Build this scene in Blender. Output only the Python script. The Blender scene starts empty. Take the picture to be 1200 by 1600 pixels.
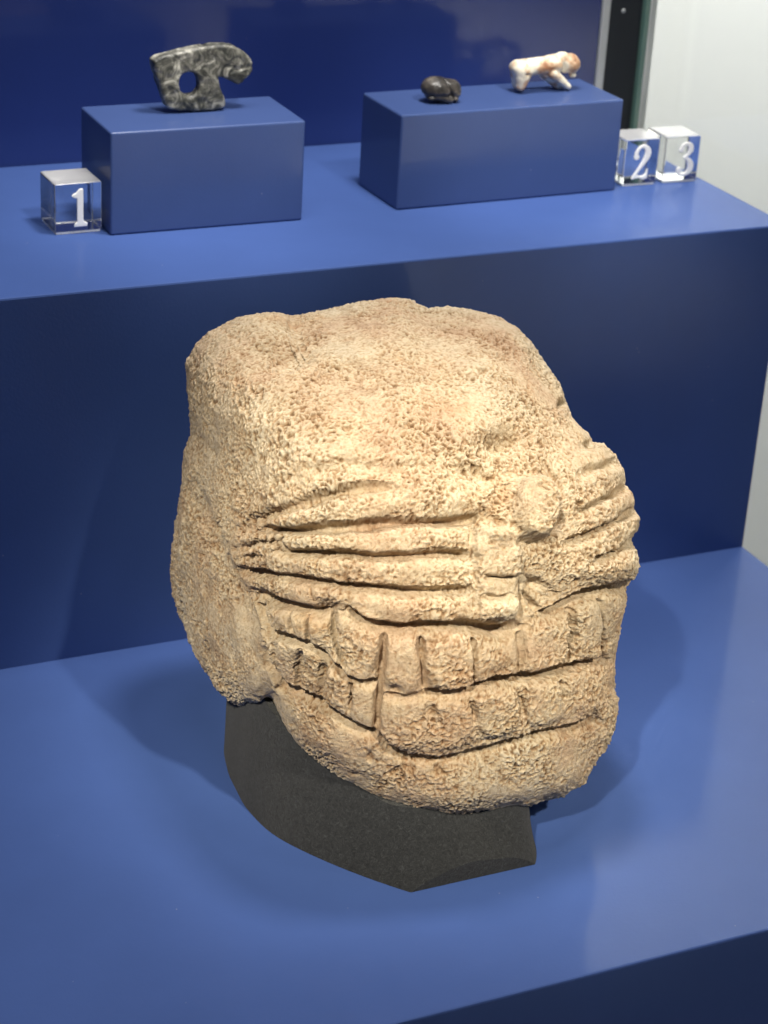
import bpy, bmesh, math, random
import numpy as np
from mathutils import Vector, Matrix, Euler

# ---------------------------------------------------------------- camera, world, lights, exposure
# all lengths below are written in decimetres; S turns them into metres
S = 0.1
scene = bpy.context.scene
COL = scene.collection
random.seed(4)
rng = np.random.default_rng(11)

CAM_LOC = np.array([-5.0657, -6.7996, 2.5376])
CAM_ROT = (1.1274, -0.0542, -0.4267)
FPX = 3287.8                                   # focal length in photo pixels (1200 x 1600)

cam_data = bpy.data.cameras.new('camera')
cam_data.sensor_fit = 'VERTICAL'
cam_data.sensor_height = 36.0
cam_data.lens = FPX / 1600.0 * 36.0
cam_data.clip_start = 0.02
cam_data.clip_end = 50.0
cam_data.dof.use_dof = True
cam_data.dof.focus_distance = 0.685
cam_data.dof.aperture_fstop = 22.0
cam = bpy.data.objects.new('camera', cam_data)
COL.objects.link(cam)
cam.location = Vector(CAM_LOC) * S
cam.rotation_euler = CAM_ROT
scene.camera = cam

world = bpy.data.worlds.new('World')
scene.world = world
world.use_nodes = True
bg = world.node_tree.nodes['Background']
bg.inputs['Color'].default_value = (0.86, 0.90, 1.0, 1)
bg.inputs['Strength'].default_value = 0.13

scene.view_settings.view_transform = 'Standard'
scene.view_settings.look = 'None'
scene.view_settings.exposure = 0.0
scene.view_settings.gamma = 1.0
scene.cycles.max_bounces = 10
scene.cycles.caustics_reflective = False
scene.cycles.transmission_bounces = 10
scene.cycles.sample_clamp_indirect = 6.0


def lamp(name, kind, loc, target, energy, color, **kw):
    ld = bpy.data.lights.new(name, kind)
    ld.energy = energy
    ld.color = color
    for k, v in kw.items():
        setattr(ld, k, v)
    o = bpy.data.objects.new(name, ld)
    COL.objects.link(o)
    o.location = Vector(loc) * S
    d = (Vector(target) - Vector(loc)).normalized()
    o.rotation_euler = d.to_track_quat('-Z', 'Y').to_euler()
    return o


# small spotlights in the ceiling of the case, and one gallery spotlight out in front on the right; unseen fill lamps are added
WARM = (1.0, 0.91, 0.73)
lamp('case_spot_and_fill', 'SPOT', (-1.9, -2.1, 5.0), (-2.1, -1.1, -0.8), 1.6, WARM, spot_size=math.radians(36), spot_blend=0.9, shadow_soft_size=0.03)
lamp('case_spot_and_fill', 'SPOT', (-1.6, -0.35, 5.0), (-1.8, -0.5, -0.6), 7.5, (1.0, 0.96, 0.90), spot_size=math.radians(95), spot_blend=0.9, shadow_soft_size=0.04)
lamp('case_spot_and_fill', 'SPOT', (-2.2, -2.5, 4.0), (-2.35, 0.65, 0.25), 7.0, (1.0, 0.96, 0.90), spot_size=math.radians(19), spot_blend=0.7, shadow_soft_size=0.03)  # added fill spot for the shorter block's front and the pendant
lamp('case_spot_and_fill', 'SPOT', (-1.0, -2.5, 4.0), (-0.75, 0.70, 0.25), 8.0, (1.0, 0.96, 0.90), spot_size=math.radians(21), spot_blend=0.7, shadow_soft_size=0.03)  # added fill spot lifting the longer block's front and its numerals
lamp('added_overhead_fill', 'AREA', (-2.2, -0.7, 7.5), (-2.2, -0.7, 0.0), 3.2, (1.0, 0.97, 0.92), shape='RECTANGLE', size=0.5, size_y=0.22)  # added soft fill to lighten the shadow round the stand; no known panel
lamp('gallery_spot_and_fill', 'SPOT', (0.6, -13.6, 12.4), (-2.1, -1.25, -0.98), 160.0, WARM, spot_size=math.radians(6.6), spot_blend=0.75, shadow_soft_size=0.05)
lamp('gallery_spot_and_fill', 'SPOT', (-11.0, -10.0, 11.5), (-2.35, -1.1, -0.90), 175.0, WARM, spot_size=math.radians(7.4), spot_blend=0.75, shadow_soft_size=0.05)  # added left-front fill for the dark side of the head
lamp('added_haze_pool_spot', 'SPOT', (11.0, -22.0, 24.0), (11.0, -23.5, -9.0), 4200.0, (1.0, 0.95, 0.88), spot_size=math.radians(17.5), spot_blend=0.25, shadow_soft_size=0.02)  # added unseen lamp: its floor pool mirrors as haze on the step front
lamp('added_haze_pool_spot', 'SPOT', (17.5, -34.0, 24.0), (17.5, -35.5, -9.0), 3000.0, (1.0, 0.95, 0.88), spot_size=math.radians(21), spot_blend=0.25, shadow_soft_size=0.02)  # another added floor pool, for haze on the blocks and back panel
lamp('added_wall_fill', 'AREA', (5.0, 3.0, 7.0), (5.0, 13.0, 5.0), 33.0, (1.0, 0.985, 0.95), shape='RECTANGLE', size=1.0, size_y=0.3)  # added unseen lamp that whitens the wall behind the side pane

# ---------------------------------------------------------------- helpers
R3 = np.array(Euler(CAM_ROT, 'XYZ').to_matrix())
RIGHT, UP, BACK = R3[:, 0], R3[:, 1], R3[:, 2]


def pix_ray(x, y):
    return R3 @ np.array([(x - 600) / FPX, -(y - 800) / FPX, -1.0])


def on_z(x, y, z):
    d = pix_ray(x, y)
    return CAM_LOC + d * (z - CAM_LOC[2]) / d[2]


def on_y(x, y, yy):
    d = pix_ray(x, y)
    return CAM_LOC + d * (yy - CAM_LOC[1]) / d[1]


def project(P):
    q = (P - CAM_LOC) @ R3
    return 600 + FPX * q[:, 0] / -q[:, 2], 800 - FPX * q[:, 1] / -q[:, 2]


def tag(o, label=None, cat=None, group=None, kind=None):
    for k, v in (('label', label), ('category', cat), ('group', group), ('kind', kind)):
        if v:
            o[k] = v
    return o


def make_obj(name, me, mat=None, parent=None, smooth=False):
    o = bpy.data.objects.new(name, me)
    COL.objects.link(o)
    if mat is not None:
        me.materials.append(mat)
    if smooth:
        me.polygons.foreach_set('use_smooth', np.ones(len(me.polygons), bool))
    if parent is not None:
        o.parent = parent
    return o


def mesh_np(name, V, F):
    """V n x 3 in dm, F m x 3 or m x 4 -> mesh in metres"""
    me = bpy.data.meshes.new(name)
    V = np.ascontiguousarray(V * S, dtype=np.float32)
    F = np.ascontiguousarray(F, dtype=np.int32)
    m, k = F.shape
    me.vertices.add(len(V))
    me.vertices.foreach_set('co', V.ravel())
    me.loops.add(m * k)
    me.loops.foreach_set('vertex_index', F.ravel())
    me.polygons.add(m)
    me.polygons.foreach_set('loop_start', np.arange(0, m * k, k, dtype=np.int32))
    me.polygons.foreach_set('loop_total', np.full(m, k, dtype=np.int32))
    me.update(calc_edges=True)
    me.validate()
    return me


def bevel_box_mesh(name, lo, hi, bev=0.006, seg=2):
    bm = bmesh.new()
    bmesh.ops.create_cube(bm, size=1.0)
    lo, hi = np.array(lo) * S, np.array(hi) * S
    for v in bm.verts:
        v.co = Vector([(lo[i] + hi[i]) / 2 + v.co[i] * (hi[i] - lo[i]) for i in range(3)])
    if bev > 0:
        bmesh.ops.bevel(bm, geom=list(bm.edges), offset=bev * S, segments=seg, profile=0.5, affect='EDGES')
    me = bpy.data.meshes.new(name)
    bm.to_mesh(me)
    bm.free()
    return me


def perlin(P, seed=0):
    """gradient noise, P n x 3 -> n values about -1..1"""
    r = np.random.default_rng(seed)
    perm = r.permutation(256)
    perm = np.concatenate([perm, perm, perm]).astype(np.int32)
    g = r.normal(size=(256, 3))
    g /= np.linalg.norm(g, axis=1, keepdims=True)
    g = g.astype(np.float32)
    P = P.astype(np.float32)
    i0 = np.floor(P).astype(np.int32)
    f = P - i0
    i0 &= 255
    w = f * f * f * (f * (f * 6 - 15) + 10)
    out = np.zeros(len(P), np.float32)
    for dx in (0, 1):
        wx = w[:, 0] if dx else 1 - w[:, 0]
        a = perm[(i0[:, 0] + dx) & 255]
        for dy in (0, 1):
            wy = w[:, 1] if dy else 1 - w[:, 1]
            b = perm[a + ((i0[:, 1] + dy) & 255)]
            for dz in (0, 1):
                wz = w[:, 2] if dz else 1 - w[:, 2]
                h = perm[b + ((i0[:, 2] + dz) & 255)]
                gg = g[h]
                dot = gg[:, 0] * (f[:, 0] - dx) + gg[:, 1] * (f[:, 1] - dy) + gg[:, 2] * (f[:, 2] - dz)
                out += wx * wy * wz * dot
    return out * 1.5


# ---------------------------------------------------------------- materials
def new_mat(name):
    m = bpy.data.materials.new(name)
    m.use_nodes = True
    nt = m.node_tree
    return m, nt, nt.nodes['Principled BSDF']


def node(nt, kind, **kw):
    n = nt.nodes.new(kind)
    for k, v in kw.items():
        if k in n.inputs.keys():
            n.inputs[k].default_value = v
        else:
            setattr(n, k, v)
    return n


def ramp(nt, fac, stops):
    r = nt.nodes.new('ShaderNodeValToRGB')
    els = r.color_ramp.elements
    while len(els) < len(stops):
        els.new(0.5)
    for e, (p, c) in zip(els, stops):
        e.position = p
        e.color = (*c, 1)
    nt.links.new(fac, r.inputs['Fac'])
    return r.outputs['Color']


def paint_mat(name, col, rough=0.42, spec=0.4, coat=0.0, var=0.06, bump=0.05, dust=0.25):
    """rolled satin paint: faint mottling, orange peel, uneven gloss"""
    m, nt, b = new_mat(name)
    tc = node(nt, 'ShaderNodeTexCoord')
    n1 = node(nt, 'ShaderNodeTexNoise', Scale=14.0, Detail=5.0, Roughness=0.6)
    nt.links.new(tc.outputs['Object'], n1.inputs['Vector'])
    c = np.array(col)
    col_out = ramp(nt, n1.outputs['Fac'], [(0.3, tuple(c * (1 - var))), (0.7, tuple(c * (1 + var)))])
    # a little settled dust: sparse pale specks
    vo = node(nt, 'ShaderNodeTexVoronoi', Scale=260.0)
    nt.links.new(tc.outputs['Object'], vo.inputs['Vector'])
    pick = node(nt, 'ShaderNodeTexNoise', Scale=55.0, Detail=2.0)
    nt.links.new(tc.outputs['Object'], pick.inputs['Vector'])
    near = node(nt, 'ShaderNodeMath', operation='LESS_THAN')
    near.inputs[1].default_value = 0.075
    nt.links.new(vo.outputs['Distance'], near.inputs[0])
    some = node(nt, 'ShaderNodeMath', operation='GREATER_THAN')
    some.inputs[1].default_value = 0.66
    nt.links.new(pick.outputs['Fac'], some.inputs[0])
    both = node(nt, 'ShaderNodeMath', operation='MULTIPLY')
    nt.links.new(near.outputs['Value'], both.inputs[0])
    nt.links.new(some.outputs['Value'], both.inputs[1])
    amt = node(nt, 'ShaderNodeMath', operation='MULTIPLY')
    amt.inputs[1].default_value = dust
    nt.links.new(both.outputs['Value'], amt.inputs[0])
    dm = node(nt, 'ShaderNodeMix', data_type='RGBA')
    nt.links.new(amt.outputs['Value'], dm.inputs['Factor'])
    nt.links.new(col_out, dm.inputs['A'])
    dm.inputs['B'].default_value = (0.5, 0.5, 0.5, 1)
    nt.links.new(dm.outputs['Result'], b.inputs['Base Color'])
    n2 = node(nt, 'ShaderNodeTexNoise', Scale=900.0, Detail=3.0)
    nt.links.new(tc.outputs['Object'], n2.inputs['Vector'])
    bp = node(nt, 'ShaderNodeBump', Strength=bump, Distance=0.001)
    nt.links.new(n2.outputs['Fac'], bp.inputs['Height'])
    nt.links.new(bp.outputs['Normal'], b.inputs['Normal'])
    n3 = node(nt, 'ShaderNodeTexNoise', Scale=35.0, Detail=6.0)
    nt.links.new(tc.outputs['Object'], n3.inputs['Vector'])
    mr = node(nt, 'ShaderNodeMapRange')
    mr.inputs['To Min'].default_value = rough - 0.06
    mr.inputs['To Max'].default_value = rough + 0.06
    nt.links.new(n3.outputs['Fac'], mr.inputs['Value'])
    nt.links.new(mr.outputs['Result'], b.inputs['Roughness'])
    b.inputs['Specular IOR Level'].default_value = spec
    b.inputs['Coat Weight'].default_value = coat
    b.inputs['Coat Roughness'].default_value = 0.12
    return m


BLUE = paint_mat('blue_satin_paint', (0.056, 0.106, 0.31), rough=0.65, spec=0.12, coat=0.10)
NAVY = paint_mat('navy_back_panel_paint', (0.018, 0.036, 0.165), spec=0.2, coat=0.5)
BLOCK_BLUE = paint_mat('blue_block_paint', (0.050, 0.086, 0.23), rough=0.6, spec=0.15, coat=0.35)
WALL = paint_mat('white_wall_paint', (0.80, 0.80, 0.78), rough=0.8, spec=0.2, var=0.015)
GALLERY_FLOOR = paint_mat('pale_terrazzo', (0.55, 0.54, 0.52), rough=0.6)
SILVER = paint_mat('brushed_aluminium', (0.52, 0.54, 0.53), rough=0.4, spec=0.5)
DARK_FRAME = paint_mat('dark_frame_paint', (0.012, 0.016, 0.022), rough=0.5)


def stone_mat():
    m, nt, b = new_mat('tan_volcanic_stone')
    tc = node(nt, 'ShaderNodeTexCoord')
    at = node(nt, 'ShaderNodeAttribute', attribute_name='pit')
    n1 = node(nt, 'ShaderNodeTexNoise', Scale=26.0, Detail=8.0, Roughness=0.7)
    n2 = node(nt, 'ShaderNodeTexNoise', Scale=620.0, Detail=6.0, Roughness=0.8, Distortion=0.8)
    n3 = node(nt, 'ShaderNodeTexNoise', Scale=1300.0, Detail=3.0, Roughness=0.6)
    for n in (n1, n2, n3):
        nt.links.new(tc.outputs['Object'], n.inputs['Vector'])
    # overall tone: cream to pinkish tan patches
    tone = ramp(nt, n1.outputs['Fac'], [(0.26, (0.44, 0.31, 0.22)), (0.40, (0.585, 0.445, 0.325)), (0.53, (0.64, 0.535, 0.40)), (0.74, (0.73, 0.66, 0.53))])
    grain = ramp(nt, n2.outputs['Fac'], [(0.30, (0.42, 0.34, 0.27)), (0.45, (0.86, 0.82, 0.76)), (0.62, (1.0, 1.0, 0.97))])
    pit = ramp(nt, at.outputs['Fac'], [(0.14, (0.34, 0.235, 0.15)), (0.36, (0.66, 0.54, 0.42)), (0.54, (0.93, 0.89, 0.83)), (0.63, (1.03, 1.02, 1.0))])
    m1 = node(nt, 'ShaderNodeMix', data_type='RGBA', blend_type='MULTIPLY')
    m1.inputs['Factor'].default_value = 0.75
    nt.links.new(tone, m1.inputs['A'])
    nt.links.new(grain, m1.inputs['B'])
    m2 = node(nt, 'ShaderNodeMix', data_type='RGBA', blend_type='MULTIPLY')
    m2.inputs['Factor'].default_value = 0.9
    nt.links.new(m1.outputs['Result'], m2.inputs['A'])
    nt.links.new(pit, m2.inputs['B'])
    n4 = node(nt, 'ShaderNodeTexNoise', Scale=48.0, Detail=7.0, Roughness=0.72, Distortion=0.5)
    nt.links.new(tc.outputs['Object'], n4.inputs['Vector'])
    stain = ramp(nt, n4.outputs['Fac'], [(0.30, (0.72, 0.66, 0.60)), (0.46, (1.0, 1.0, 1.0)), (0.60, (1.0, 0.985, 0.96)), (0.72, (0.93, 0.80, 0.68))])
    m3 = node(nt, 'ShaderNodeMix', data_type='RGBA', blend_type='MULTIPLY')
    m3.inputs['Factor'].default_value = 1.0
    nt.links.new(m2.outputs['Result'], m3.inputs['A'])
    nt.links.new(stain, m3.inputs['B'])
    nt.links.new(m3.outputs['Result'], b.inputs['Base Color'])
    b.inputs['Roughness'].default_value = 0.9
    b.inputs['Specular IOR Level'].default_value = 0.25
    bp = node(nt, 'ShaderNodeBump', Strength=0.85, Distance=0.0012)
    nt.links.new(n2.outputs['Fac'], bp.inputs['Height'])
    bp2 = node(nt, 'ShaderNodeBump', Strength=0.6, Distance=0.0005)
    nt.links.new(n3.outputs['Fac'], bp2.inputs['Height'])
    nt.links.new(bp.outputs['Normal'], bp2.inputs['Normal'])
    nt.links.new(bp2.outputs['Normal'], b.inputs['Normal'])
    return m


def foam_mat():
    m, nt, b = new_mat('charcoal_felted_foam')
    tc = node(nt, 'ShaderNodeTexCoord')
    n1 = node(nt, 'ShaderNodeTexNoise', Scale=700.0, Detail=6.0, Roughness=0.8, Distortion=1.5)
    n2 = node(nt, 'ShaderNodeTexNoise', Scale=30.0, Detail=4.0)
    for n in (n1, n2):
        nt.links.new(tc.outputs['Object'], n.inputs['Vector'])
    c1 = ramp(nt, n1.outputs['Fac'], [(0.35, (0.017, 0.018, 0.020)), (0.55, (0.034, 0.036, 0.039)), (0.75, (0.078, 0.082, 0.088))])
    nt.links.new(c1, b.inputs['Base Color'])
    b.inputs['Roughness'].default_value = 1.0
    b.inputs['Specular IOR Level'].default_value = 0.1
    b.inputs['Sheen Weight'].default_value = 0.12
    bp = node(nt, 'ShaderNodeBump', Strength=0.7, Distance=0.001)
    nt.links.new(n1.outputs['Fac'], bp.inputs['Height'])
    nt.links.new(bp.outputs['Normal'], b.inputs['Normal'])
    return m


def acrylic_mat():
    m, nt, b = new_mat('clear_acrylic')
    nt.nodes.remove(b)
    g = node(nt, 'ShaderNodeBsdfGlass', Roughness=0.0, IOR=1.49)
    g.inputs['Color'].default_value = (0.985, 0.99, 0.99, 1)
    nt.links.new(g.outputs['BSDF'], nt.nodes['Material Output'].inputs['Surface'])
    return m


def pane_mat():
    m, nt, b = new_mat('side_pane_glass')
    nt.nodes.remove(b)
    t = node(nt, 'ShaderNodeBsdfTransparent')
    t.inputs['Color'].default_value = (0.965, 0.985, 0.975, 1)
    g = node(nt, 'ShaderNodeBsdfGlossy', Roughness=0.02)
    lw = node(nt, 'ShaderNodeLayerWeight', Blend=0.5)
    pw = node(nt, 'ShaderNodeMath', operation='POWER')
    pw.inputs[1].default_value = 5.0
    nt.links.new(lw.outputs['Facing'], pw.inputs[0])
    fr = node(nt, 'ShaderNodeMapRange')
    fr.inputs['To Min'].default_value = 0.04
    fr.inputs['To Max'].default_value = 0.9
    nt.links.new(pw.outputs['Value'], fr.inputs['Value'])
    mx = node(nt, 'ShaderNodeMixShader')
    nt.links.new(fr.outputs['Result'], mx.inputs[0])
    nt.links.new(t.outputs['BSDF'], mx.inputs[1])
    nt.links.new(g.outputs['BSDF'], mx.inputs[2])
    nt.links.new(mx.outputs['Shader'], nt.nodes['Material Output'].inputs['Surface'])
    return m


def frost_mat():
    """sawn, only half polished acrylic: part clear, part milky"""
    m, nt, b = new_mat('frosted_acrylic')
    nt.nodes.remove(b)
    g = node(nt, 'ShaderNodeBsdfGlass', Roughness=0.15, IOR=1.49)
    d = node(nt, 'ShaderNodeBsdfDiffuse')
    d.inputs['Color'].default_value = (0.86, 0.86, 0.87, 1)
    mx = node(nt, 'ShaderNodeMixShader')
    mx.inputs[0].default_value = 0.30
    nt.links.new(g.outputs['BSDF'], mx.inputs[1])
    nt.links.new(d.outputs['BSDF'], mx.inputs[2])
    nt.links.new(mx.outputs['Shader'], nt.nodes['Material Output'].inputs['Surface'])
    return m


FROST = frost_mat()
STONE = stone_mat()
FOAM = foam_mat()
ACRYLIC = acrylic_mat()
PANE = pane_mat()
PANE_EDGE = paint_mat('green_glass_edge', (0.13, 0.24, 0.20), rough=0.25, spec=0.6)
WHITE_INK, _nt, _b = new_mat('white_engraved_paint')
_b.inputs['Base Color'].default_value = (0.88, 0.88, 0.86, 1)
_b.inputs['Roughness'].default_value = 0.6

# ---------------------------------------------------------------- the setting: case floor, back panel, frame, wall
H = 1.4742          # height of the step above the case floor
YB = 1.5528         # back panel
YF = -2.3974        # front edge of the case floor

tag(make_obj('case_floor', bevel_box_mesh('case_floor', (-9, YF, -H - 1.6), (0.0, 0.06, -H), 0.008), BLUE), kind='structure',
    label='blue painted case floor that the stone head stands on')
tag(make_obj('case_plinth', bevel_box_mesh('case_plinth', (-9, YF - 0.5, -H - 2.2), (0.0, YF - 0.012, -H - 1.0), 0.008), BLUE), kind='structure',
    label='dark blue lower ledge below the case floor')
tag(make_obj('display_step', bevel_box_mesh('display_step', (-9, 0.0, -H - 0.4), (0.0, YB - 0.004, 0.0), 0.008), BLUE),
    'long blue painted step behind the stone head carrying the small blocks', 'display step')
tag(make_obj('back_wall_panel', bevel_box_mesh('back_wall_panel', (-9, YB, -3.4), (-0.055, YB + 0.1, 9.0), 0.006), NAVY), kind='structure',
    label='dark navy back panel of the case')
tag(make_obj('aluminium_strip', bevel_box_mesh('aluminium_strip', (-0.052, YB - 0.012, -3.4), (-0.012, YB + 0.1, 9.0), 0.006), SILVER),
    'narrow aluminium edge strip beside the navy back panel', 'trim strip')
frame = tag(make_obj('case_frame_post', bevel_box_mesh('case_frame_post', (-0.010, YB + 0.004, -3.4), (0.165, YB + 0.12, 9.0), 0.006), DARK_FRAME),
            'black upright frame post at the back right corner of the case', 'frame post')
sc_p = on_y(975, 17, YB)
bm = bmesh.new()
bmesh.ops.create_uvsphere(bm, u_segments=20, v_segments=12, radius=0.011 * S)
for v in bm.verts:
    v.co = Vector((sc_p[0] * S + v.co.x, (YB + 0.004) * S + v.co.y * 0.5, sc_p[2] * S + v.co.z))
me = bpy.data.meshes.new('screw')
bm.to_mesh(me)
bm.free()
make_obj('screw', me, SILVER, frame, True)

pane = tag(make_obj('side_glass_pane', bevel_box_mesh('side_glass_pane', (0.200, -4.2, -3.4), (0.212, YB - 0.02, 9.0), 0), PANE),
           'clear side glass pane of the case with white wall behind', 'glass pane')
make_obj('pane_edge', bevel_box_mesh('pane_edge', (0.170, YB - 0.018, -3.4), (0.196, YB + 0.02, 9.0), 0.003), PANE_EDGE, pane)
make_obj('edge_seal', bevel_box_mesh('edge_seal', (0.1975, YB - 0.018, -3.4), (0.232, YB + 0.03, 9.0), 0.004), WALL, pane)
tag(make_obj('gallery_wall', bevel_box_mesh('gallery_wall', (-12, 7.0, -14), (24, 7.4, 20), 0), WALL), kind='structure',
    label='white gallery wall seen behind the side glass')
tag(make_obj('gallery_floor', bevel_box_mesh('gallery_floor', (-40, -60, -9.4), (40, 6.9, -9.0), 0), GALLERY_FLOOR), kind='structure',
    label='pale gallery floor in front of the case')


# ---------------------------------------------------------------- display blocks
def block(name, q, label):
    x, y, w, d, h, r = q
    e = bpy.data.objects.new(name, bevel_box_mesh(name, (0, 0, 0), (w, d, h), 0.009, 3))
    e.data.materials.append(BLOCK_BLUE)
    COL.objects.link(e)
    e.location = (x * S, y * S, 0.0006 * S)
    e.rotation_euler = (0, 0, r)
    return tag(e, label, 'display block', 'blue display blocks on the step')


block('display_block', (-2.7097, 0.5653, 0.7846, 0.386, 0.4, -0.0085), 'shorter blue display block under the pierced dark pendant')
block('display_block', (-1.5048, 0.58, 1.0298, 0.3664, 0.3908, 0.0195), 'longer blue display block under the dark bead and pale animal figurine')

# ---------------------------------------------------------------- stone head
SIL = [(345,508),(370,495),(400,488),(435,486),(455,495),(490,489),(530,482),(560,474),(590,467),(640,466),(668,482),(700,480),(735,484),(775,496),(810,513),(830,532),(850,565),(870,598),(887,630),(892,652),(905,665),(915,675),(925,690),(945,693),(960,710),(972,735),(973,758),(985,770),(990,785),(989,797),(998,810),(997,830),(989,843),(998,860),(1001,885),(993,905),(978,916),(975,945),(968,985),(962,1020),(958,1060),(957,1075),(964,1095),(962,1130),(950,1160),(930,1190),(910,1225),(880,1245),(840,1258),(780,1271),(720,1278),(680,1276),(630,1266),(590,1252),(540,1228),(500,1200),(460,1160),(430,1120),(412,1103),(395,1107),(370,1100),(340,1078),(315,1045),(295,1005),(278,950),(266,890),(268,850),(275,810),(283,740),(290,705),(298,680),(294,650),(290,610),(293,570),(305,540),(325,518)]

# carved lines: (points in photo pixels, half width px, depth dm)
GROOVES = [
    # brow and cheek folds, left
    ([(385,818),(416,801),(447,793),(493,778),(535,766),(570,760),(612,760)], 9, 0.030),
    ([(405,826),(445,828),(482,825),(556,821),(605,815),(685,814),(730,809),(752,803)], 7, 0.052),
    ([(432,857),(445,864),(500,864),(535,864),(587,871),(640,868),(696,862),(738,868)], 7, 0.050),
    ([(367,889),(412,898),(465,906),(514,912),(556,919),(622,923),(675,926),(735,921)], 7, 0.046),
    ([(391,927),(430,941),(475,953),(510,962)], 9, 0.052),
    ([(545,955),(560,966),(587,977),(626,983),(675,979),(727,976),(780,984),(806,975)], 8, 0.060),
    ([(438,832),(433,846),(438,860)], 6, 0.026),
    ([(738,815),(738,850),(739,885),(740,925),(742,960)], 6, 0.010),
    ([(370,858),(400,848),(433,846)], 6, 0.018),
    ([(372,872),(402,866)], 5, 0.014),
    # nose column
    ([(751,899),(780,900),(808,898)], 6, 0.022),
    ([(752,932),(772,934),(792,929)], 6, 0.022),
    ([(813,898),(812,930),(808,972)], 8, 0.020),
    ([(818,905),(838,914),(856,926)], 12, 0.040),
    ([(738,812),(765,812),(790,822)], 6, 0.014),
    ([(862,760),(868,790),(872,815),(858,838)], 11, 0.050),
    ([(800,835),(830,846),(858,838)], 9, 0.022),
    # cheek folds, right
    ([(975,762),(948,777),(912,796)], 6, 0.040),
    ([(990,797),(953,818),(916,838),(890,846)], 6, 0.042),
    ([(992,844),(958,866),(928,876)], 6, 0.040),
    ([(980,914),(940,925),(903,935),(872,954),(843,962)], 8, 0.056),
    ([(963,720),(935,728),(912,735)], 7, 0.024),
    ([(931,689),(912,695)], 6, 0.018),
    ([(818,920),(835,945),(845,962)], 8, 0.03),
    # mouth, left side
    ([(397,940),(405,965),(417,997)], 7, 0.034),
    ([(447,950),(450,970),(453,992)], 4, 0.018),
    ([(475,957),(477,980),(481,1009)], 5, 0.024),
    ([(514,960),(522,995),(537,1035)], 6, 0.036),
    ([(412,985),(428,993),(450,1000),(477,1010),(500,1023),(527,1040),(543,1057),(562,1064),(594,1068)], 6, 0.044),
    ([(466,1020),(464,1050),(462,1083)], 6, 0.022),
    ([(503,1040),(502,1070),(498,1097)], 6, 0.024),
    ([(546,1062),(547,1085),(545,1108)], 6, 0.022),
    ([(405,1008),(415,1045),(440,1072),(463,1085),(497,1099),(533,1122),(570,1142),(592,1152)], 7, 0.048),
    ([(426,1002),(424,1030),(426,1058)], 5, 0.006),
    # mouth, front
    ([(599,987),(597,1030),(593,1067),(588,1110),(587,1145)], 6, 0.026),
    ([(655,990),(661,1030),(666,1085)], 7, 0.026),
    ([(604,1088),(630,1090),(655,1087)], 5, 0.018),
    ([(738,995),(740,1030),(741,1068)], 5, 0.015),
    ([(815,985),(815,1020),(813,1055)], 5, 0.022),
    ([(893,945),(895,1000),(890,1040)], 6, 0.026),
    ([(941,935),(943,985),(940,1025)], 5, 0.022),
    ([(664,1085),(690,1084),(713,1081),(752,1071),(805,1062),(847,1054),(897,1042),(945,1029)], 7, 0.056),
    ([(676,1095),(674,1115),(682,1130)], 8, 0.016),
    ([(738,1092),(742,1125)], 6, 0.014),
    ([(814,1078),(816,1118)], 7, 0.018),
    ([(880,1062),(882,1100)], 6, 0.012),
    ([(590,1150),(608,1172),(637,1187),(694,1190),(744,1180),(805,1161),(851,1150),(897,1142),(935,1125)], 7, 0.042),
    # edge between the back lobe and the jaw
    ([(300,765),(330,830),(352,880),(378,935),(392,990),(405,1045),(424,1100),(432,1120)], 15, 0.012),
    # dent along the brow
    ([(470,742),(540,728),(620,735),(690,728)], 16, 0.012),
    ([(690,715),(715,735),(745,742),(770,760)], 14, 0.022),
    ([(850,735),(866,748),(874,770)], 12, 0.03),
]
# raised pads with steep edges: x, y, rx, ry, tilt deg, height dm
PADS = [
    (832, 800, 34, 43, -4, 0.062), (802, 798, 62, 44, -6, 0.026), (772, 900, 36, 72, 3, 0.034), (786, 952, 26, 22, 0, 0.024),
    (628, 1036, 26, 50, 2, 0.020), (556, 1012, 36, 56, 12, 0.026),
    (705, 1038, 34, 44, 2, 0.018), (776, 1026, 34, 42, 0, 0.014), (853, 1005, 34, 46, 0, 0.018), (918, 985, 22, 48, 0, 0.014),
    (775, 1112, 34, 36, -8, 0.018), (702, 1132, 36, 36, -6, 0.014), (632, 1130, 36, 42, 4, 0.012), (848, 1095, 34, 36, -10, 0.014), (912, 1078, 26, 36, -10, 0.010),
    (524, 1080, 18, 36, 6, 0.008), (567, 1100, 16, 36, 2, 0.008),
]
# swellings and dents: x, y, rx, ry, tilt deg, height dm
BLOBS = [
    (590, 792, 150, 22, -6, 0.016), (655, 950, 100, 22, 4, 0.012),
    (950, 885, 55, 22, -14, 0.024),
    (510, 953, 20, 13, 10, -0.040),
    (445, 552, 46, 30, -15, -0.060), (470, 584, 60, 16, -20, 0.026), (410, 505, 60, 22, 0, 0.026), (460, 505, 22, 22, 0, -0.02),
    (790, 692, 34, 20, -5, -0.055), (730, 680, 38, 26, 0, 0.014), (850, 690, 30, 30, 0, 0.012),
    (600, 742, 150, 26, -4, 0.014), (735, 772, 40, 24, -20, 0.014),
    (617, 1076, 11, 9, 0, -0.024),
    (760, 1235, 170, 30, -6, 0.030), (500, 1150, 90, 26, 38, 0.022),
    (335, 826, 5.0, 5.5, 0, -0.070), (881, 630, 5.0, 5.5, 0, -0.070), (330, 990, 50, 70, 0, 0.02),
]


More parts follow.
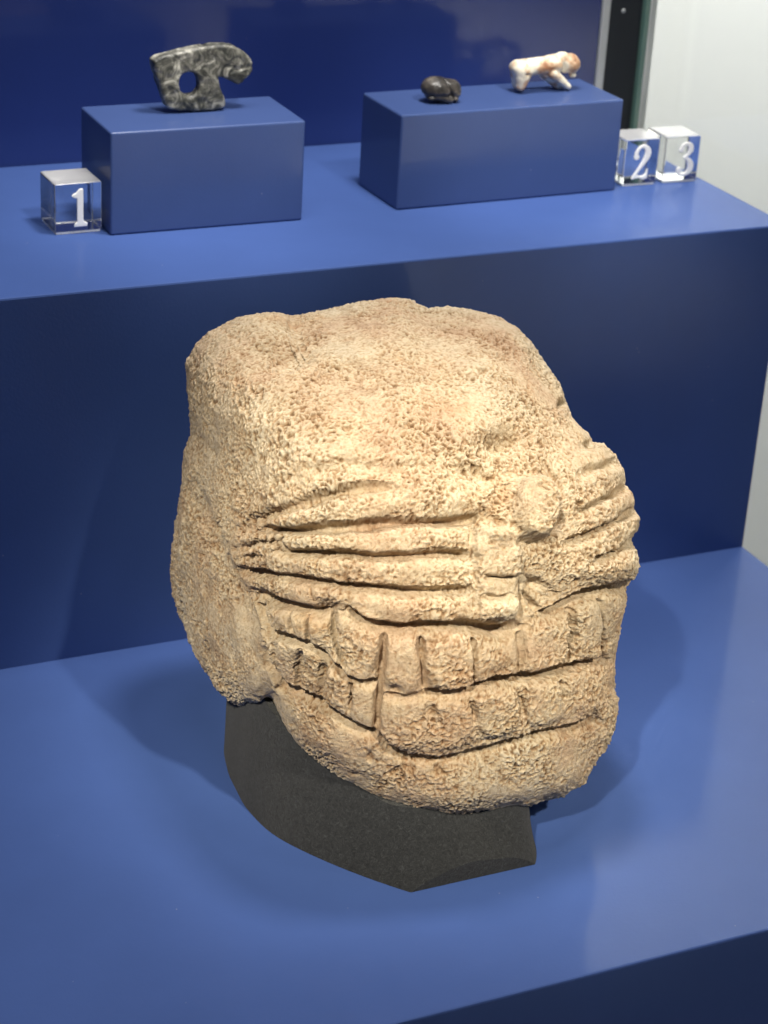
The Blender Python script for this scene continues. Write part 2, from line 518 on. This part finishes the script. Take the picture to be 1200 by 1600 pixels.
def polyline_dist(x, y, pts):
    """distance to a polyline and whether the point lies on its lower side (only for lines that run across)"""
    d2 = np.full(x.shape, 1e9)
    low = np.zeros(x.shape, bool)
    across = abs(pts[-1][0] - pts[0][0]) > 0.9 * abs(pts[-1][1] - pts[0][1])
    for (ax, ay), (bx, by) in zip(pts[:-1], pts[1:]):
        vx, vy = bx - ax, by - ay
        t = np.clip(((x - ax) * vx + (y - ay) * vy) / (vx * vx + vy * vy), 0, 1)
        ex, ey = x - ax - t * vx, y - ay - t * vy
        q = ex * ex + ey * ey
        m = q < d2
        d2[m] = q[m]
        low[m] = (ey > 0)[m]
    return np.sqrt(d2), low & across


def cube_sphere(n):
    """unit directions and quads of a cube sphere, one face turned to the photographer"""
    a = np.tan(np.linspace(-math.pi / 4, math.pi / 4, n + 1))
    U, Vv = np.meshgrid(a, a, indexing='ij')
    one = np.ones_like(U)
    faces = [(U, Vv, one), (-U, Vv, -one), (one, Vv, -U), (-one, Vv, U), (U, one, -Vv), (U, -one, Vv)]
    Ps, Fs, off = [], [], 0
    idx = np.arange((n + 1) ** 2).reshape(n + 1, n + 1)
    for f in faces:
        Ps.append(np.stack([c.ravel() for c in f], 1))
        q = np.stack([idx[:-1, :-1].ravel(), idx[1:, :-1].ravel(), idx[1:, 1:].ravel(), idx[:-1, 1:].ravel()], 1)
        Fs.append(q + off)
        off += (n + 1) ** 2
    P, F = np.concatenate(Ps), np.concatenate(Fs)
    key = np.round(P * 1e5).astype(np.int64)
    _, first, inv = np.unique(key, axis=0, return_index=True, return_inverse=True)
    P, F = P[first], inv.ravel()[F]
    P /= np.linalg.norm(P, axis=1, keepdims=True)
    # outward winding
    a_, b_, c_ = P[F[:, 0]], P[F[:, 1]], P[F[:, 2]]
    bad = np.einsum('ij,ij->i', np.cross(b_ - a_, c_ - a_), a_) < 0
    F[bad] = F[bad][:, ::-1]
    return P, F


def vnormals(V, F):
    n = np.cross(V[F[:, 2]] - V[F[:, 0]], V[F[:, 3]] - V[F[:, 1]])
    out = np.zeros_like(V)
    for k in range(4):
        for c in range(3):
            out[:, c] += np.bincount(F[:, k], weights=n[:, c], minlength=len(V))
    return out / (np.linalg.norm(out, axis=1, keepdims=True) + 1e-12)


HEAD_C = CAM_LOC + pix_ray(640, 870) * 7.15
HEAD_PLANES = [
    ((0, -1, 0.05), 0.66), ((0.0, -0.62, 0.78), 0.66), ((0, 0.1, 1), 0.66), ((0, 1, 0), 0.80), ((-1, 0, 0.02), 0.70), ((1, 0, 0), 0.72),
    ((0, 0, -1), 0.60), ((-0.72, -0.69, 0), 0.82), ((0.72, -0.69, 0), 0.80), ((0, -0.85, -0.52), 0.72), ((-0.6, -0.4, -0.7), 0.80),
    ((0.6, 0, 0.8), 0.80), ((-0.6, 0.2, 0.8), 0.84), ((0.7, 0, -0.7), 0.86),
]


def stone_head():
    D, F = cube_sphere(415)
    W = D[:, :1] * RIGHT + D[:, 1:2] * UP + D[:, 2:3] * BACK      # world directions, +z of the cube towards the viewer
    acc = np.zeros(len(W))
    for n, d in HEAD_PLANES:
        n = np.array(n, float)
        n /= np.linalg.norm(n)
        acc += np.maximum(W @ n / d, 0) ** 5.2
    V = HEAD_C + W * (acc ** (-1 / 5.2))[:, None]

    # fit the outline: scale about the middle, across the line of sight
    sx, sy = np.array(SIL, float).T
    cx, cy = 640.0, 870.0
    ta = np.arctan2(sy - cy, sx - cx)
    nb = 720
    ang = -math.pi + (np.arange(nb) + 0.5) * 2 * math.pi / nb
    xs = np.append(sx, sx[0])
    ys = np.append(sy, sy[0])
    fx = np.concatenate([np.linspace(xs[i], xs[i + 1], 60, endpoint=False) for i in range(len(sx))])
    fy = np.concatenate([np.linspace(ys[i], ys[i + 1], 60, endpoint=False) for i in range(len(sx))])
    fa, fr = np.arctan2(fy - cy, fx - cx), np.hypot(fx - cx, fy - cy)
    o = np.argsort(fa)
    target = np.interp(ang, fa[o], fr[o], period=2 * math.pi)

    def smooth(a, sig):
        k = np.arange(-int(4 * sig), int(4 * sig) + 1)
        g = np.exp(-(k / sig) ** 2 / 2)
        g /= g.sum()
        pad = len(k) // 2
        return np.convolve(np.concatenate([a[-pad:], a, a[:pad]]), g, 'valid')

    def fit_outline(V, n_it, sig0, keep):
        for it in range(n_it):
            px, py = project(V)
            al = np.arctan2(py - cy, px - cx)
            rr = np.hypot(px - cx, py - cy)
            bi = np.clip(((al + math.pi) / (2 * math.pi) * nb).astype(int), 0, nb - 1)
            base = np.zeros(nb)
            np.maximum.at(base, bi, rr)
            ratio = target / base
            low = smooth(ratio, sig0 if it == 0 else 5)
            k_low = np.interp(al, ang, low, period=2 * math.pi)
            k_hi = np.interp(al, ang, ratio, period=2 * math.pi)
            rho = np.clip(rr / np.interp(al, ang, base, period=2 * math.pi), 0, 1)
            wgt = rho ** 10
            k = k_low * (1 - wgt) + k_hi * wgt
            k = 1 + (k - 1) * (np.clip(rho * 3, 0, 1) if keep == 0 else rho ** keep)
            dep = (CAM_LOC - V) @ BACK
            mid = CAM_LOC + (R3 @ np.array([(cx - 600) / FPX, -(cy - 800) / FPX, -1.0]))[None, :] * dep[:, None]
            V = mid + (V - mid) * k[:, None]
        return V

    V = fit_outline(V, 4, 9, 0)

    N = vnormals(V, F)
    px, py = project(V)
    view = CAM_LOC - V
    view /= np.linalg.norm(view, axis=1, keepdims=True)
    facing = np.clip((np.einsum('ij,ij->i', N, view) + 0.05) / 0.13, 0, 1)
    # wobble the tool path a little so that no line is ruled
    wob = V * 9.0
    jx = px + 1.6 * perlin(wob, 21) + 1.3 * perlin(wob * 3.1, 22)
    jy = py + 1.6 * perlin(wob, 23) + 1.3 * perlin(wob * 3.1, 24)
    disp = np.zeros(len(V))
    cut = np.zeros(len(V))
    depth_var = 1 + 0.22 * perlin(V * 6.0, 25)
    for pts, w, dep in GROOVES:
        P = np.array(pts, float)
        m = (jx > P[:, 0].min() - 5 * w) & (jx < P[:, 0].max() + 5 * w) & (jy > P[:, 1].min() - 5 * w) & (jy < P[:, 1].max() + 5 * w) & (facing > 0)
        d, below = polyline_dist(jx[m], jy[m], pts)
        # the chisel undercut the upper pad and ran out in a soft slope on the lower one
        ww = np.where(below, 1.15 * w, 0.8 * w)
        prof = 0.90 * np.exp(-np.abs(d / ww) ** np.where(below, 2.0, 3.0)) + 0.10 * np.exp(-(d / (2.4 * w)) ** 2)
        ends = np.minimum(np.hypot(jx[m] - P[0, 0], jy[m] - P[0, 1]), np.hypot(jx[m] - P[-1, 0], jy[m] - P[-1, 1]))
        prof = prof * np.clip(0.25 + 0.75 * ends / (1.7 * w), 0, 1)
        cut[m] = np.maximum(cut[m], prof * (0.010 + 1.0 * dep) * depth_var[m])
    disp -= cut
    for x, y, rx, ry, t, h in BLOBS:
        c, s = math.cos(math.radians(t)), math.sin(math.radians(t))
        m = (np.abs(jx - x) < 3.2 * max(rx, ry)) & (np.abs(jy - y) < 3.2 * max(rx, ry)) & (facing > 0)
        dx, dy = jx[m] - x, jy[m] - y
        u, v = (dx * c + dy * s) / rx, (-dx * s + dy * c) / ry
        disp[m] += h * np.exp(-(u * u + v * v) * 1.1)
    for x, y, rx, ry, t, h in PADS:
        c, s = math.cos(math.radians(t)), math.sin(math.radians(t))
        m = (np.abs(jx - x) < 1.6 * max(rx, ry) + 12) & (np.abs(jy - y) < 1.6 * max(rx, ry) + 12) & (facing > 0)
        dx, dy = jx[m] - x, jy[m] - y
        u, v = np.abs(dx * c + dy * s) / rx, np.abs(-dx * s + dy * c) / ry
        r = (u ** 3 + v ** 3) ** (1 / 3)
        disp[m] += 0.95 * h / (1 + np.exp(np.clip((r - 1) * min(rx, ry) / 2.5, -30, 30)))
    V = V + N * (disp * facing)[:, None]
    V = fit_outline(V, 3, 5, 5)
    N = vnormals(V, F)

    # weathered surface: lumps, crinkled crust, grains
    lump = 0.010 * perlin(V * 5.0, 1) + 0.006 * perlin(V * 12.0, 2)
    wx = np.stack([perlin(V * 22 + 7.7 * k, 40 + k) for k in range(3)], 1) * 0.006
    Q = V + wx
    n1 = perlin(Q * 76.0, 3)
    n2 = perlin(Q * 122.0, 4)
    n3 = perlin(Q * 165.0, 5)
    n4 = perlin(Q * 24.0, 6)
    b1 = perlin(Q * 66.0, 13)
    b2 = perlin(Q * 104.0, 14)
    p1 = np.clip(n1 - 0.08, 0, 1)
    p2 = np.clip(n2 - 0.05, 0, 1)
    p3 = np.clip(np.abs(perlin(Q * 60.0, 11)) * -1 + 0.10, 0, 1) * 3.0       # thin cracks between grains
    rough = np.clip(0.85 + 1.1 * perlin(V * 4.5, 7) + 0.8 * perlin(V * 13.0, 8), 0.2, 1.8) + 0.9 * np.exp(-((px - 948) / 34) ** 2 - ((py - 1150) / 75) ** 2)
    chip = np.clip(perlin(Q * 17.0, 9) - 0.40, 0, 1) * np.clip(perlin(V * 4.0, 10) + 0.35, 0, 1)   # scattered larger pits
    calm = 1 - 0.75 * np.exp(-((px - 465) / 75) ** 2 - ((py - 1025) / 70) ** 2)    # sheltered under the lip
    chip *= calm
    worn = np.clip((cut - 0.012) / 0.03, 0, 1)                      # groove floors were rubbed smoother
    amp = rough * (1 - 0.5 * worn) * (0.4 + 0.6 * calm)
    rel = -0.0066 * p1 - 0.0064 * p2 - 0.0040 * p3 + 0.0050 * b1 + 0.0046 * b2 + 0.0024 * n3 + 0.0040 * n4
    V = V + N * (lump + rel * amp - 0.045 * chip)[:, None]
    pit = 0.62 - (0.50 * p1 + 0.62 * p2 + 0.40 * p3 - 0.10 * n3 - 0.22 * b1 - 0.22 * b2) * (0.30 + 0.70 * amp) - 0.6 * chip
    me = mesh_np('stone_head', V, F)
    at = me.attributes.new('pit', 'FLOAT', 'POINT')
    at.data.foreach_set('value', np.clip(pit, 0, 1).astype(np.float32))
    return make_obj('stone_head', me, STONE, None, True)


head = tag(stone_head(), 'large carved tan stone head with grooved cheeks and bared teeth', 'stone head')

# ---------------------------------------------------------------- foam stand under the head
def foam_stand():
    # footprint on the case floor: x, y, how far the rim leans in per unit of height
    ring = [(-2.785, -1.08, 0.05), (-2.79, -1.21, 0.10), (-2.755, -1.39, 0.25), (-2.63, -1.613, 0.50), (-2.47, -1.82, 0.9), (-2.37, -1.90, 1.2),
            (-2.26, -1.945, 1.4), (-2.15, -1.93, 1.4), (-2.06, -1.87, 0.9), (-1.985, -1.78, 0.45), (-1.95, -1.66, 0.2), (-1.97, -1.4, 0.2), (-1.98, -1.0, 0.1),
            (-2.05, -0.65, 0.1), (-2.25, -0.48, 0.1), (-2.5, -0.55, 0.1), (-2.70, -0.75, 0.05), (-2.765, -0.93, 0.05)]
    P = np.array(ring)
    # rounder outline
    Q = []
    n = len(P)
    for i in range(n):
        p0, p1, p2, p3 = P[i - 1], P[i], P[(i + 1) % n], P[(i + 2) % n]
        for t in np.linspace(0, 1, 6, endpoint=False):
            Q.append(0.5 * (2 * p1 + (p2 - p0) * t + (2 * p0 - 5 * p1 + 4 * p2 - p3) * t * t + (3 * p1 - p0 - 3 * p2 + p3) * t ** 3))
    Q = np.array(Q)
    mid = np.array([-2.25, -1.15])
    bm = bmesh.new()
    rings = []
    for z in np.linspace(0, 0.50, 16):
        vs = []
        lean = 0.13 * (1 - math.exp(-z / 0.24)) + 0.16 * z
        for x, y, k in Q:
            d = np.array([x, y]) - mid
            d /= np.linalg.norm(d)
            q = np.array([x, y]) - d * k * lean
            zz = z * (1.0 - 0.58 * min(max((-1.15 - y) / 0.6, 0.0), 1.0))     # lower towards the chin
            vs.append(bm.verts.new((q[0] * S, q[1] * S, (-H + 0.0008 + zz) * S)))
        rings.append(vs)
    m = len(Q)
    for a, b in zip(rings[:-1], rings[1:]):
        for i in range(m):
            bm.faces.new((a[i], a[(i + 1) % m], b[(i + 1) % m], b[i]))
    bm.faces.new(rings[-1])
    bm.faces.new(rings[0][::-1])
    bmesh.ops.recalc_face_normals(bm, faces=bm.faces)
    res = bmesh.ops.bisect_plane(bm, geom=list(bm.verts) + list(bm.edges) + list(bm.faces), plane_co=(0, -1.822 * S, 0), plane_no=(0, -1, 0), clear_outer=True)
    cut_edges = [e for e in res['geom_cut'] if isinstance(e, bmesh.types.BMEdge)]
    bmesh.ops.holes_fill(bm, edges=[e for e in bm.edges if e.is_boundary])
    me = bpy.data.meshes.new('foam_stand')
    bmesh.ops.recalc_face_normals(bm, faces=bm.faces)
    bm.to_mesh(me)
    bm.free()
    for p in me.polygons:
        p.use_smooth = abs(p.normal.z) < 0.95 and abs(p.normal.y) < 0.995
    me.set_sharp_from_angle(angle=math.radians(30))
    return make_obj('foam_stand', me, FOAM)


tag(foam_stand(), 'charcoal grey felted foam stand under the stone head', 'stand')


# ---------------------------------------------------------------- small things carved from fields
def surface_nets(f, lo, hi, h):
    ax = [np.arange(lo[i], hi[i] + h, h) for i in range(3)]
    X, Y, Z = np.meshgrid(*ax, indexing='ij')
    v = f(np.stack([X.ravel(), Y.ravel(), Z.ravel()], 1)).reshape(X.shape)
    s = v < 0
    n = [len(a) for a in ax]
    acc = np.zeros((n[0] - 1, n[1] - 1, n[2] - 1, 3))
    cnt = np.zeros((n[0] - 1, n[1] - 1, n[2] - 1))
    corners = [(i, j, k) for i in (0, 1) for j in (0, 1) for k in (0, 1)]
    for c in corners:
        for a in range(3):
            if c[a]:
                continue
            e = list(c)
            e[a] = 1
            sl0 = tuple(slice(c[i], n[i] - 1 + c[i]) for i in range(3))
            sl1 = tuple(slice(e[i], n[i] - 1 + e[i]) for i in range(3))
            m = s[sl0] != s[sl1]
            v0, v1 = v[sl0], v[sl1]
            t = np.where(m, v0 / np.where(m, v0 - v1, 1), 0)
            for i in range(3):
                acc[..., i] += np.where(m, c[i] + (t if i == a else 0), 0)
            cnt += m
    act = cnt > 0
    idx = -np.ones(cnt.shape, int)
    idx[act] = np.arange(act.sum())
    g = np.stack(np.nonzero(act), 1)
    V = np.array(lo) + (g + acc[act] / cnt[act][:, None]) * h
    Fs = []
    for a in range(3):
        b, c = (a + 1) % 3, (a + 2) % 3
        sl0 = [slice(None)] * 3
        sl1 = [slice(None)] * 3
        sl0[a] = slice(0, n[a] - 1)
        sl1[a] = slice(1, n[a])
        m = s[tuple(sl0)] != s[tuple(sl1)]
        p = np.stack(np.nonzero(m), 1)
        p = p[(p[:, b] > 0) & (p[:, c] > 0) & (p[:, b] < n[b] - 1) & (p[:, c] < n[c] - 1)]
        q = []
        for db, dc in ((1, 1), (0, 1), (0, 0), (1, 0)):
            r = p.copy()
            r[:, b] -= db
            r[:, c] -= dc
            q.append(idx[r[:, 0], r[:, 1], r[:, 2]])
        q = np.stack(q, 1)
        flip = s[p[:, 0], p[:, 1], p[:, 2]]
        q[~flip] = q[~flip][:, ::-1]
        Fs.append(q)
    return V, np.concatenate(Fs)


def smin(a, b, k):
    h = np.clip(0.5 + 0.5 * (b - a) / k, 0, 1)
    return b * (1 - h) + a * h - k * h * (1 - h)


def capsule(P, a, b, ra, rb):
    a, b = np.array(a, float), np.array(b, float)
    d = b - a
    t = np.clip((P - a) @ d / (d @ d + 1e-9), 0, 1)
    return np.linalg.norm(P - a - t[:, None] * d, axis=1) - (ra + (rb - ra) * t)


def ellipsoid(P, c, r):
    q = (P - np.array(c, float)) / np.array(r, float)
    k = np.linalg.norm(q, axis=1)
    return (k - 1) * min(r)


def poly_sd(x, y, pts):
    d2 = np.full(x.shape, 1e12)
    ins = np.zeros(x.shape, bool)
    n = len(pts)
    for i in range(n):
        (ax, ay), (bx, by) = pts[i], pts[(i + 1) % n]
        vx, vy = bx - ax, by - ay
        t = np.clip(((x - ax) * vx + (y - ay) * vy) / (vx * vx + vy * vy), 0, 1)
        d2 = np.minimum(d2, (x - ax - t * vx) ** 2 + (y - ay - t * vy) ** 2)
        c = (ay > y) != (by > y)
        ins ^= c & (x < (bx - ax) * (y - ay) / (by - ay + 1e-12) + ax)
    return np.where(ins, -1, 1) * np.sqrt(d2)


def placed(name, V, F, centre_px, y_world, mat, z_base=None):
    """V in photo pixels (x right, y down, w away) about centre_px -> a mesh standing at depth y_world"""
    c = on_y(centre_px[0], centre_px[1], y_world)
    e = 4.0
    gx = (on_y(centre_px[0] + e, centre_px[1], y_world) - on_y(centre_px[0] - e, centre_px[1], y_world)) / (2 * e)
    gy = (on_y(centre_px[0], centre_px[1] + e, y_world) - on_y(centre_px[0], centre_px[1] - e, y_world)) / (2 * e)
    k = np.linalg.norm(gx)
    W = c + (V[:, :1] - centre_px[0]) * gx + (V[:, 1:2] - centre_px[1]) * gy + V[:, 2:3] * k * np.array([0, 1, 0])
    if z_base is not None:
        W[:, 2] += z_base + 0.001 - W[:, 2].min()
    base = np.array([W[:, 0].mean(), W[:, 1].mean(), W[:, 2].min()])
    # winding outward
    Fm = F
    vol = np.einsum('ij,ij->i', np.cross(W[F[:, 0]] - base, W[F[:, 1]] - base), W[F[:, 2]] - base).sum()
    if vol < 0:
        Fm = F[:, ::-1]
    o = make_obj(name, mesh_np(name, W - base, Fm), mat, None, True)
    o.location = Vector(base) * S
    return o


def mottled_mat(name, stops, scale, rough, detail=6.0, dist=0.6, bump=0.3, coat=0.0, spec=0.5):
    m, nt, b = new_mat(name)
    tc = node(nt, 'ShaderNodeTexCoord')
    n1 = node(nt, 'ShaderNodeTexNoise', Scale=scale, Detail=detail, Roughness=0.65, Distortion=dist)
    nt.links.new(tc.outputs['Object'], n1.inputs['Vector'])
    nt.links.new(ramp(nt, n1.outputs['Fac'], stops), b.inputs['Base Color'])
    b.inputs['Roughness'].default_value = rough
    b.inputs['Specular IOR Level'].default_value = spec
    b.inputs['Coat Weight'].default_value = coat
    b.inputs['Coat Roughness'].default_value = 0.2
    n2 = node(nt, 'ShaderNodeTexNoise', Scale=scale * 3.0, Detail=5.0)
    nt.links.new(tc.outputs['Object'], n2.inputs['Vector'])
    bp = node(nt, 'ShaderNodeBump', Strength=bump, Distance=0.0008)
    nt.links.new(n2.outputs['Fac'], bp.inputs['Height'])
    nt.links.new(bp.outputs['Normal'], b.inputs['Normal'])
    return m


JADE = mottled_mat('mottled_dark_greenstone', [(0.38, (0.018, 0.020, 0.017)), (0.48, (0.075, 0.075, 0.062)), (0.57, (0.20, 0.195, 0.165)), (0.68, (0.50, 0.49, 0.42))], 180.0, 0.5, dist=1.0, coat=0.1)
BEAD = mottled_mat('dark_brown_polished_stone', [(0.38, (0.018, 0.016, 0.015)), (0.55, (0.06, 0.052, 0.045)), (0.70, (0.22, 0.19, 0.15))], 160.0, 0.4, coat=0.2)
IVORY = mottled_mat('cream_shell_with_rust_patches', [(0.34, (0.34, 0.15, 0.07)), (0.44, (0.60, 0.42, 0.27)), (0.52, (0.78, 0.71, 0.56)), (0.75, (0.84, 0.79, 0.66))], 120.0, 0.45, detail=3.0, dist=0.3)
DARK_PIT, _nt, _b = new_mat('dark_drilled_hole')
_b.inputs['Base Color'].default_value = (0.02, 0.015, 0.01, 1)


def pendant():
    c = lambda X, Y: (220 + X * 0.15833, 60 + Y * 0.15833)
    out = [c(*t) for t in [(100,235),(135,208),(300,162),(500,112),(700,80),(800,72),(900,90),(1000,145),(1070,210),(1092,270),(1085,340),(1062,385),(1020,410),(995,455),(950,472),
                           (900,455),(860,428),(800,405),(748,398),(752,440),(780,530),(822,635),(818,690),(780,716),(700,730),(500,740),(350,730),(255,705),(225,675),(200,590),(150,430),(112,300)]]
    hx, hy = c(460, 465)

    def f(P):
        x, y, w = P.T
        d = poly_sd(x, y, out)
        hole = (np.hypot((x - hx) / 16.0, (y - hy) / 18.5) - 1) * 16.0
        d = np.maximum(d, -hole)
        nose = np.clip((x - 335) / 60, 0, 1)
        t = 12 - 1 * nose + 1.2 * perlin(P / 16.0, 5)
        r = 6.0
        q0, q1 = np.maximum(d + r, 0), np.maximum(np.abs(w) - t + r, 0)
        sd = np.hypot(q0, q1) + np.minimum(np.maximum(d + r, np.abs(w) - t + r), 0) - r
        eye = np.hypot(x - c(930, 260)[0], y - c(930, 260)[1])
        face = np.clip(1 - np.abs(np.abs(w) - t) / 7, 0, 1)
        sd += face * (1.8 * np.exp(-((eye - 9) / 2.2) ** 2))
        mouth = np.abs((y - c(0, 330)[1]) + 0.25 * (x - c(900, 0)[0])) + np.maximum(c(860, 0)[0] - x, 0) * 3
        sd += face * 1.8 * np.exp(-(mouth / 2.2) ** 2)
        sd += 0.7 * perlin(P / 6.0, 8) + 0.9 * perlin(P / 13.0, 9)
        return sd
    V, F = surface_nets(f, (228, 64, -28), (400, 184, 28), 1.6)
    return placed('pierced_pendant', V, F, (315, 125), 0.79, JADE, 0.4006)


tag(pendant(), 'mottled dark stone pendant carved as a beaked animal with a round hole', 'pendant')


def bead():
    def f(P):
        Q = P.copy()
        Q[:, 0] -= 688
        Q[:, 1] -= 138
        d = ellipsoid(Q, (-4, 1, 0), (25, 19.5, 21))
        d = smin(d, ellipsoid(Q, (17, 0, -3), (13, 15, 14)), 5)
        d = smin(d, ellipsoid(Q, (9, 14, -12), (13, 6, 8)), 4)
        d = smin(d, ellipsoid(Q, (20, 5, -12), (6, 4.5, 5)), 2)
        d = smin(d, ellipsoid(Q, (-19, 12, -9), (7, 5, 6)), 3)
        # carved lines round the shell and the mouth
        d += 2.6 * np.exp(-((Q[:, 0] - 8 - 0.35 * Q[:, 1]) / 2.4) ** 2) * (Q[:, 1] > -16)
        d += 2.0 * np.exp(-((Q[:, 1] - 8 - 0.02 * Q[:, 0] ** 2 * 0.2) / 2.4) ** 2) * (Q[:, 0] < 8)
        e = np.linalg.norm(Q - np.array([24, -4, -10]), axis=1)
        d += 3.0 * np.exp(-(e / 3.4) ** 2)
        return d + 0.7 * perlin(P / 8.0, 3)
    V, F = surface_nets(f, (650, 110, -32), (728, 172, 32), 1.3)
    return placed('carved_bead', V, F, (688, 138), 0.74, BEAD, 0.3916)


tag(bead(), 'small dark rounded stone bead beside the pale animal figurine', 'bead')


def figurine():
    c = lambda X, Y, w=0: (780 + X * 0.11667, 60 + Y * 0.11667, w)
    s = 0.11667

    def f(P):
        d = capsule(P, c(270, 410), c(720, 365), 12.5, 14)                    # trunk
        for w in (-5, 5):
            d = smin(d, capsule(P, c(265, 430, w), c(258, 645, w), 11.0, 7.0), 4)  # hind legs
            d = smin(d, capsule(P, c(330, 450, w), c(285, 600, w), 10, 7), 4)
        d = smin(d, capsule(P, c(690, 340), c(850, 275), 12, 8), 3)           # shoulder
        d = smin(d, capsule(P, c(830, 245), c(870, 235), 6, 5), 3)            # ears
        d = smin(d, ellipsoid(P, c(955, 345), (14.0, 15.5, 13)), 2.0)                # skull
        d = smin(d, capsule(P, c(900, 330), c(870, 430), 9, 6), 4)            # jaw
        d = smin(d, capsule(P, c(975, 400), c(985, 445), 6, 4), 3)            # snout
        d = smin(d, ellipsoid(P, c(985, 503), (5, 4.6, 4.6)), 1.0)             # tip of the mouth
        d = smin(d, capsule(P, c(980, 440), c(975, 490), 3, 2.6), 1.5)
        d = smin(d, capsule(P, c(600, 440, 4), c(800, 645, 5), 12, 7.0), 3)    # forelegs
        d = smin(d, capsule(P, c(690, 470, -6), c(885, 640, -7), 9, 5.0), 2.0)
        d = smin(d, capsule(P, c(760, 600, 5), c(850, 660, 4), 6.0, 4.5), 3)
        for e, r, k in ((c(320, 470, -12), 3.0, 4.0), (c(960, 300, -11), 1.8, 2.2), (c(680, 400, -13), 2.6, 2.0)):
            d += k * np.exp(-(np.linalg.norm(P - np.array(e), axis=1) / r) ** 2)
        return d + 0.6 * perlin(P / 7.0, 12)
    V, F = surface_nets(f, (792, 68, -26), (918, 152, 26), 1.1)
    o = placed('animal_figurine', V, F, (850, 112), 0.80, IVORY, 0.3916)
    return o


tag(figurine(), 'small cream animal figurine with rust patches on the longer block', 'figurine')


# ---------------------------------------------------------------- numbered acrylic cubes
def stroke_sd(x, y, path):
    d = np.full(x.shape, 1e9)
    for (ax, ay, ra), (bx, by, rb) in zip(path[:-1], path[1:]):
        vx, vy = bx - ax, by - ay
        t = np.clip(((x - ax) * vx + (y - ay) * vy) / (vx * vx + vy * vy + 1e-9), 0, 1)
        d = np.minimum(d, np.hypot(x - ax - t * vx, y - ay - t * vy) - (ra + (rb - ra) * t))
    return d


def spline(path, n=8):
    P = np.array(path, float)
    P = np.vstack([2 * P[0] - P[1], P, 2 * P[-1] - P[-2]])
    out = []
    for i in range(1, len(P) - 2):
        p0, p1, p2, p3 = P[i - 1:i + 3]
        for t in np.linspace(0, 1, n, endpoint=False):
            out.append(0.5 * (2 * p1 + (p2 - p0) * t + (2 * p0 - 5 * p1 + 4 * p2 - p3) * t * t + (3 * p1 - p0 - 3 * p2 + p3) * t ** 3))
    out.append(P[-2])
    return out


# glyphs in a box 100 high, x to the right, y up
def glyph(k):
    if k == 1:
        pts = [(24,100),(31,98),(31,17),(34,13),(42,9),(40,0),(6,0),(8,9),(14,13),(14,74),(6,76),(0,81),(4,86),(12,89),(18,96)]
        return lambda x, y: poly_sd(x, y, pts)
    if k == 2:
        a = spline([(9,66,6.5),(10,80,5),(20,93,4.5),(33,95,5.5),(44,84,9),(45,70,9.5),(38,54,7.5),(25,35,5),(10,14,4),(3,4,3.5)])
        tail = [(0,0),(2,8),(12,15),(24,10),(36,10),(44,17),(47,30),(50,29),(49,1),(38,-2),(22,5)]
        return lambda x, y: np.minimum(np.minimum(stroke_sd(x, y, a), np.hypot(x - 10, y - 65) - 8.5), poly_sd(x, y, tail))
    a = spline([(10,78,5),(13,89,4.5),(25,95,4.5),(38,88,8),(40,75,8.5),(33,62,5),(21,54,3.5)])
    b = spline([(21,53,3.5),(36,47,6),(45,31,9.5),(42,14,8),(27,4,4.5),(12,5,4),(5,14,5)])
    return lambda x, y: np.minimum(np.minimum(stroke_sd(x, y, a), np.hypot(x - 11, y - 77) - 8), np.minimum(stroke_sd(x, y, b), np.hypot(x - 8, y - 19) - 8.5))


def number_cube(k, corner_px, rot, size, dig_x, dig_z, dig_h, label):
    p = on_z(corner_px[0], corner_px[1], 0.0)
    e = bpy.data.objects.new('number_cube', bevel_box_mesh('number_cube', (0, 0, 0), size, 0.007, 3))
    e.data.materials.append(ACRYLIC)
    e.data.materials.append(FROST)
    for p_ in e.data.polygons:
        if p_.normal.z > 0.9 or max(abs(c_) for c_ in p_.normal) < 0.93:
            p_.material_index = 1
    COL.objects.link(e)
    e.location = (p[0] * S, p[1] * S, 0.0085 * S)
    e.rotation_euler = (0, 0, rot)
    make_obj('white_base', bevel_box_mesh('white_base', (0.006, 0.006, -0.0075), (size[0] - 0.006, size[1] - 0.006, -0.0012), 0), WHITE_INK, e)
    g = glyph(k)

    def f(P):
        return np.maximum(g(P[:, 0], P[:, 2]), np.abs(P[:, 1]) - 3.0)
    V, F = surface_nets(f, (-8, -6, -8), (62, 6, 108), 1.5)
    sc = dig_h / 100.0
    V = V * sc + np.array([dig_x, -3.0 * sc - 0.0012, dig_z])
    d = make_obj('numeral', mesh_np('numeral', V, F[:, ::-1]), WHITE_INK, e)
    return tag(e, label, 'number cube', 'clear number cubes on the step')


number_cube(1, (86, 368), math.radians(1), (0.186, 0.186, 0.190), 0.064, 0.020, 0.150, 'clear acrylic cube with white number 1 beside the shorter block')
number_cube(2, (971, 292), math.radians(-2), (0.165, 0.165, 0.195), 0.040, 0.022, 0.150, 'clear acrylic cube with white number 2 against the longer block')
number_cube(3, (1034, 287), math.radians(-2), (0.170, 0.170, 0.195), 0.060, 0.022, 0.150, 'clear acrylic cube with white number 3 nearest the side glass')
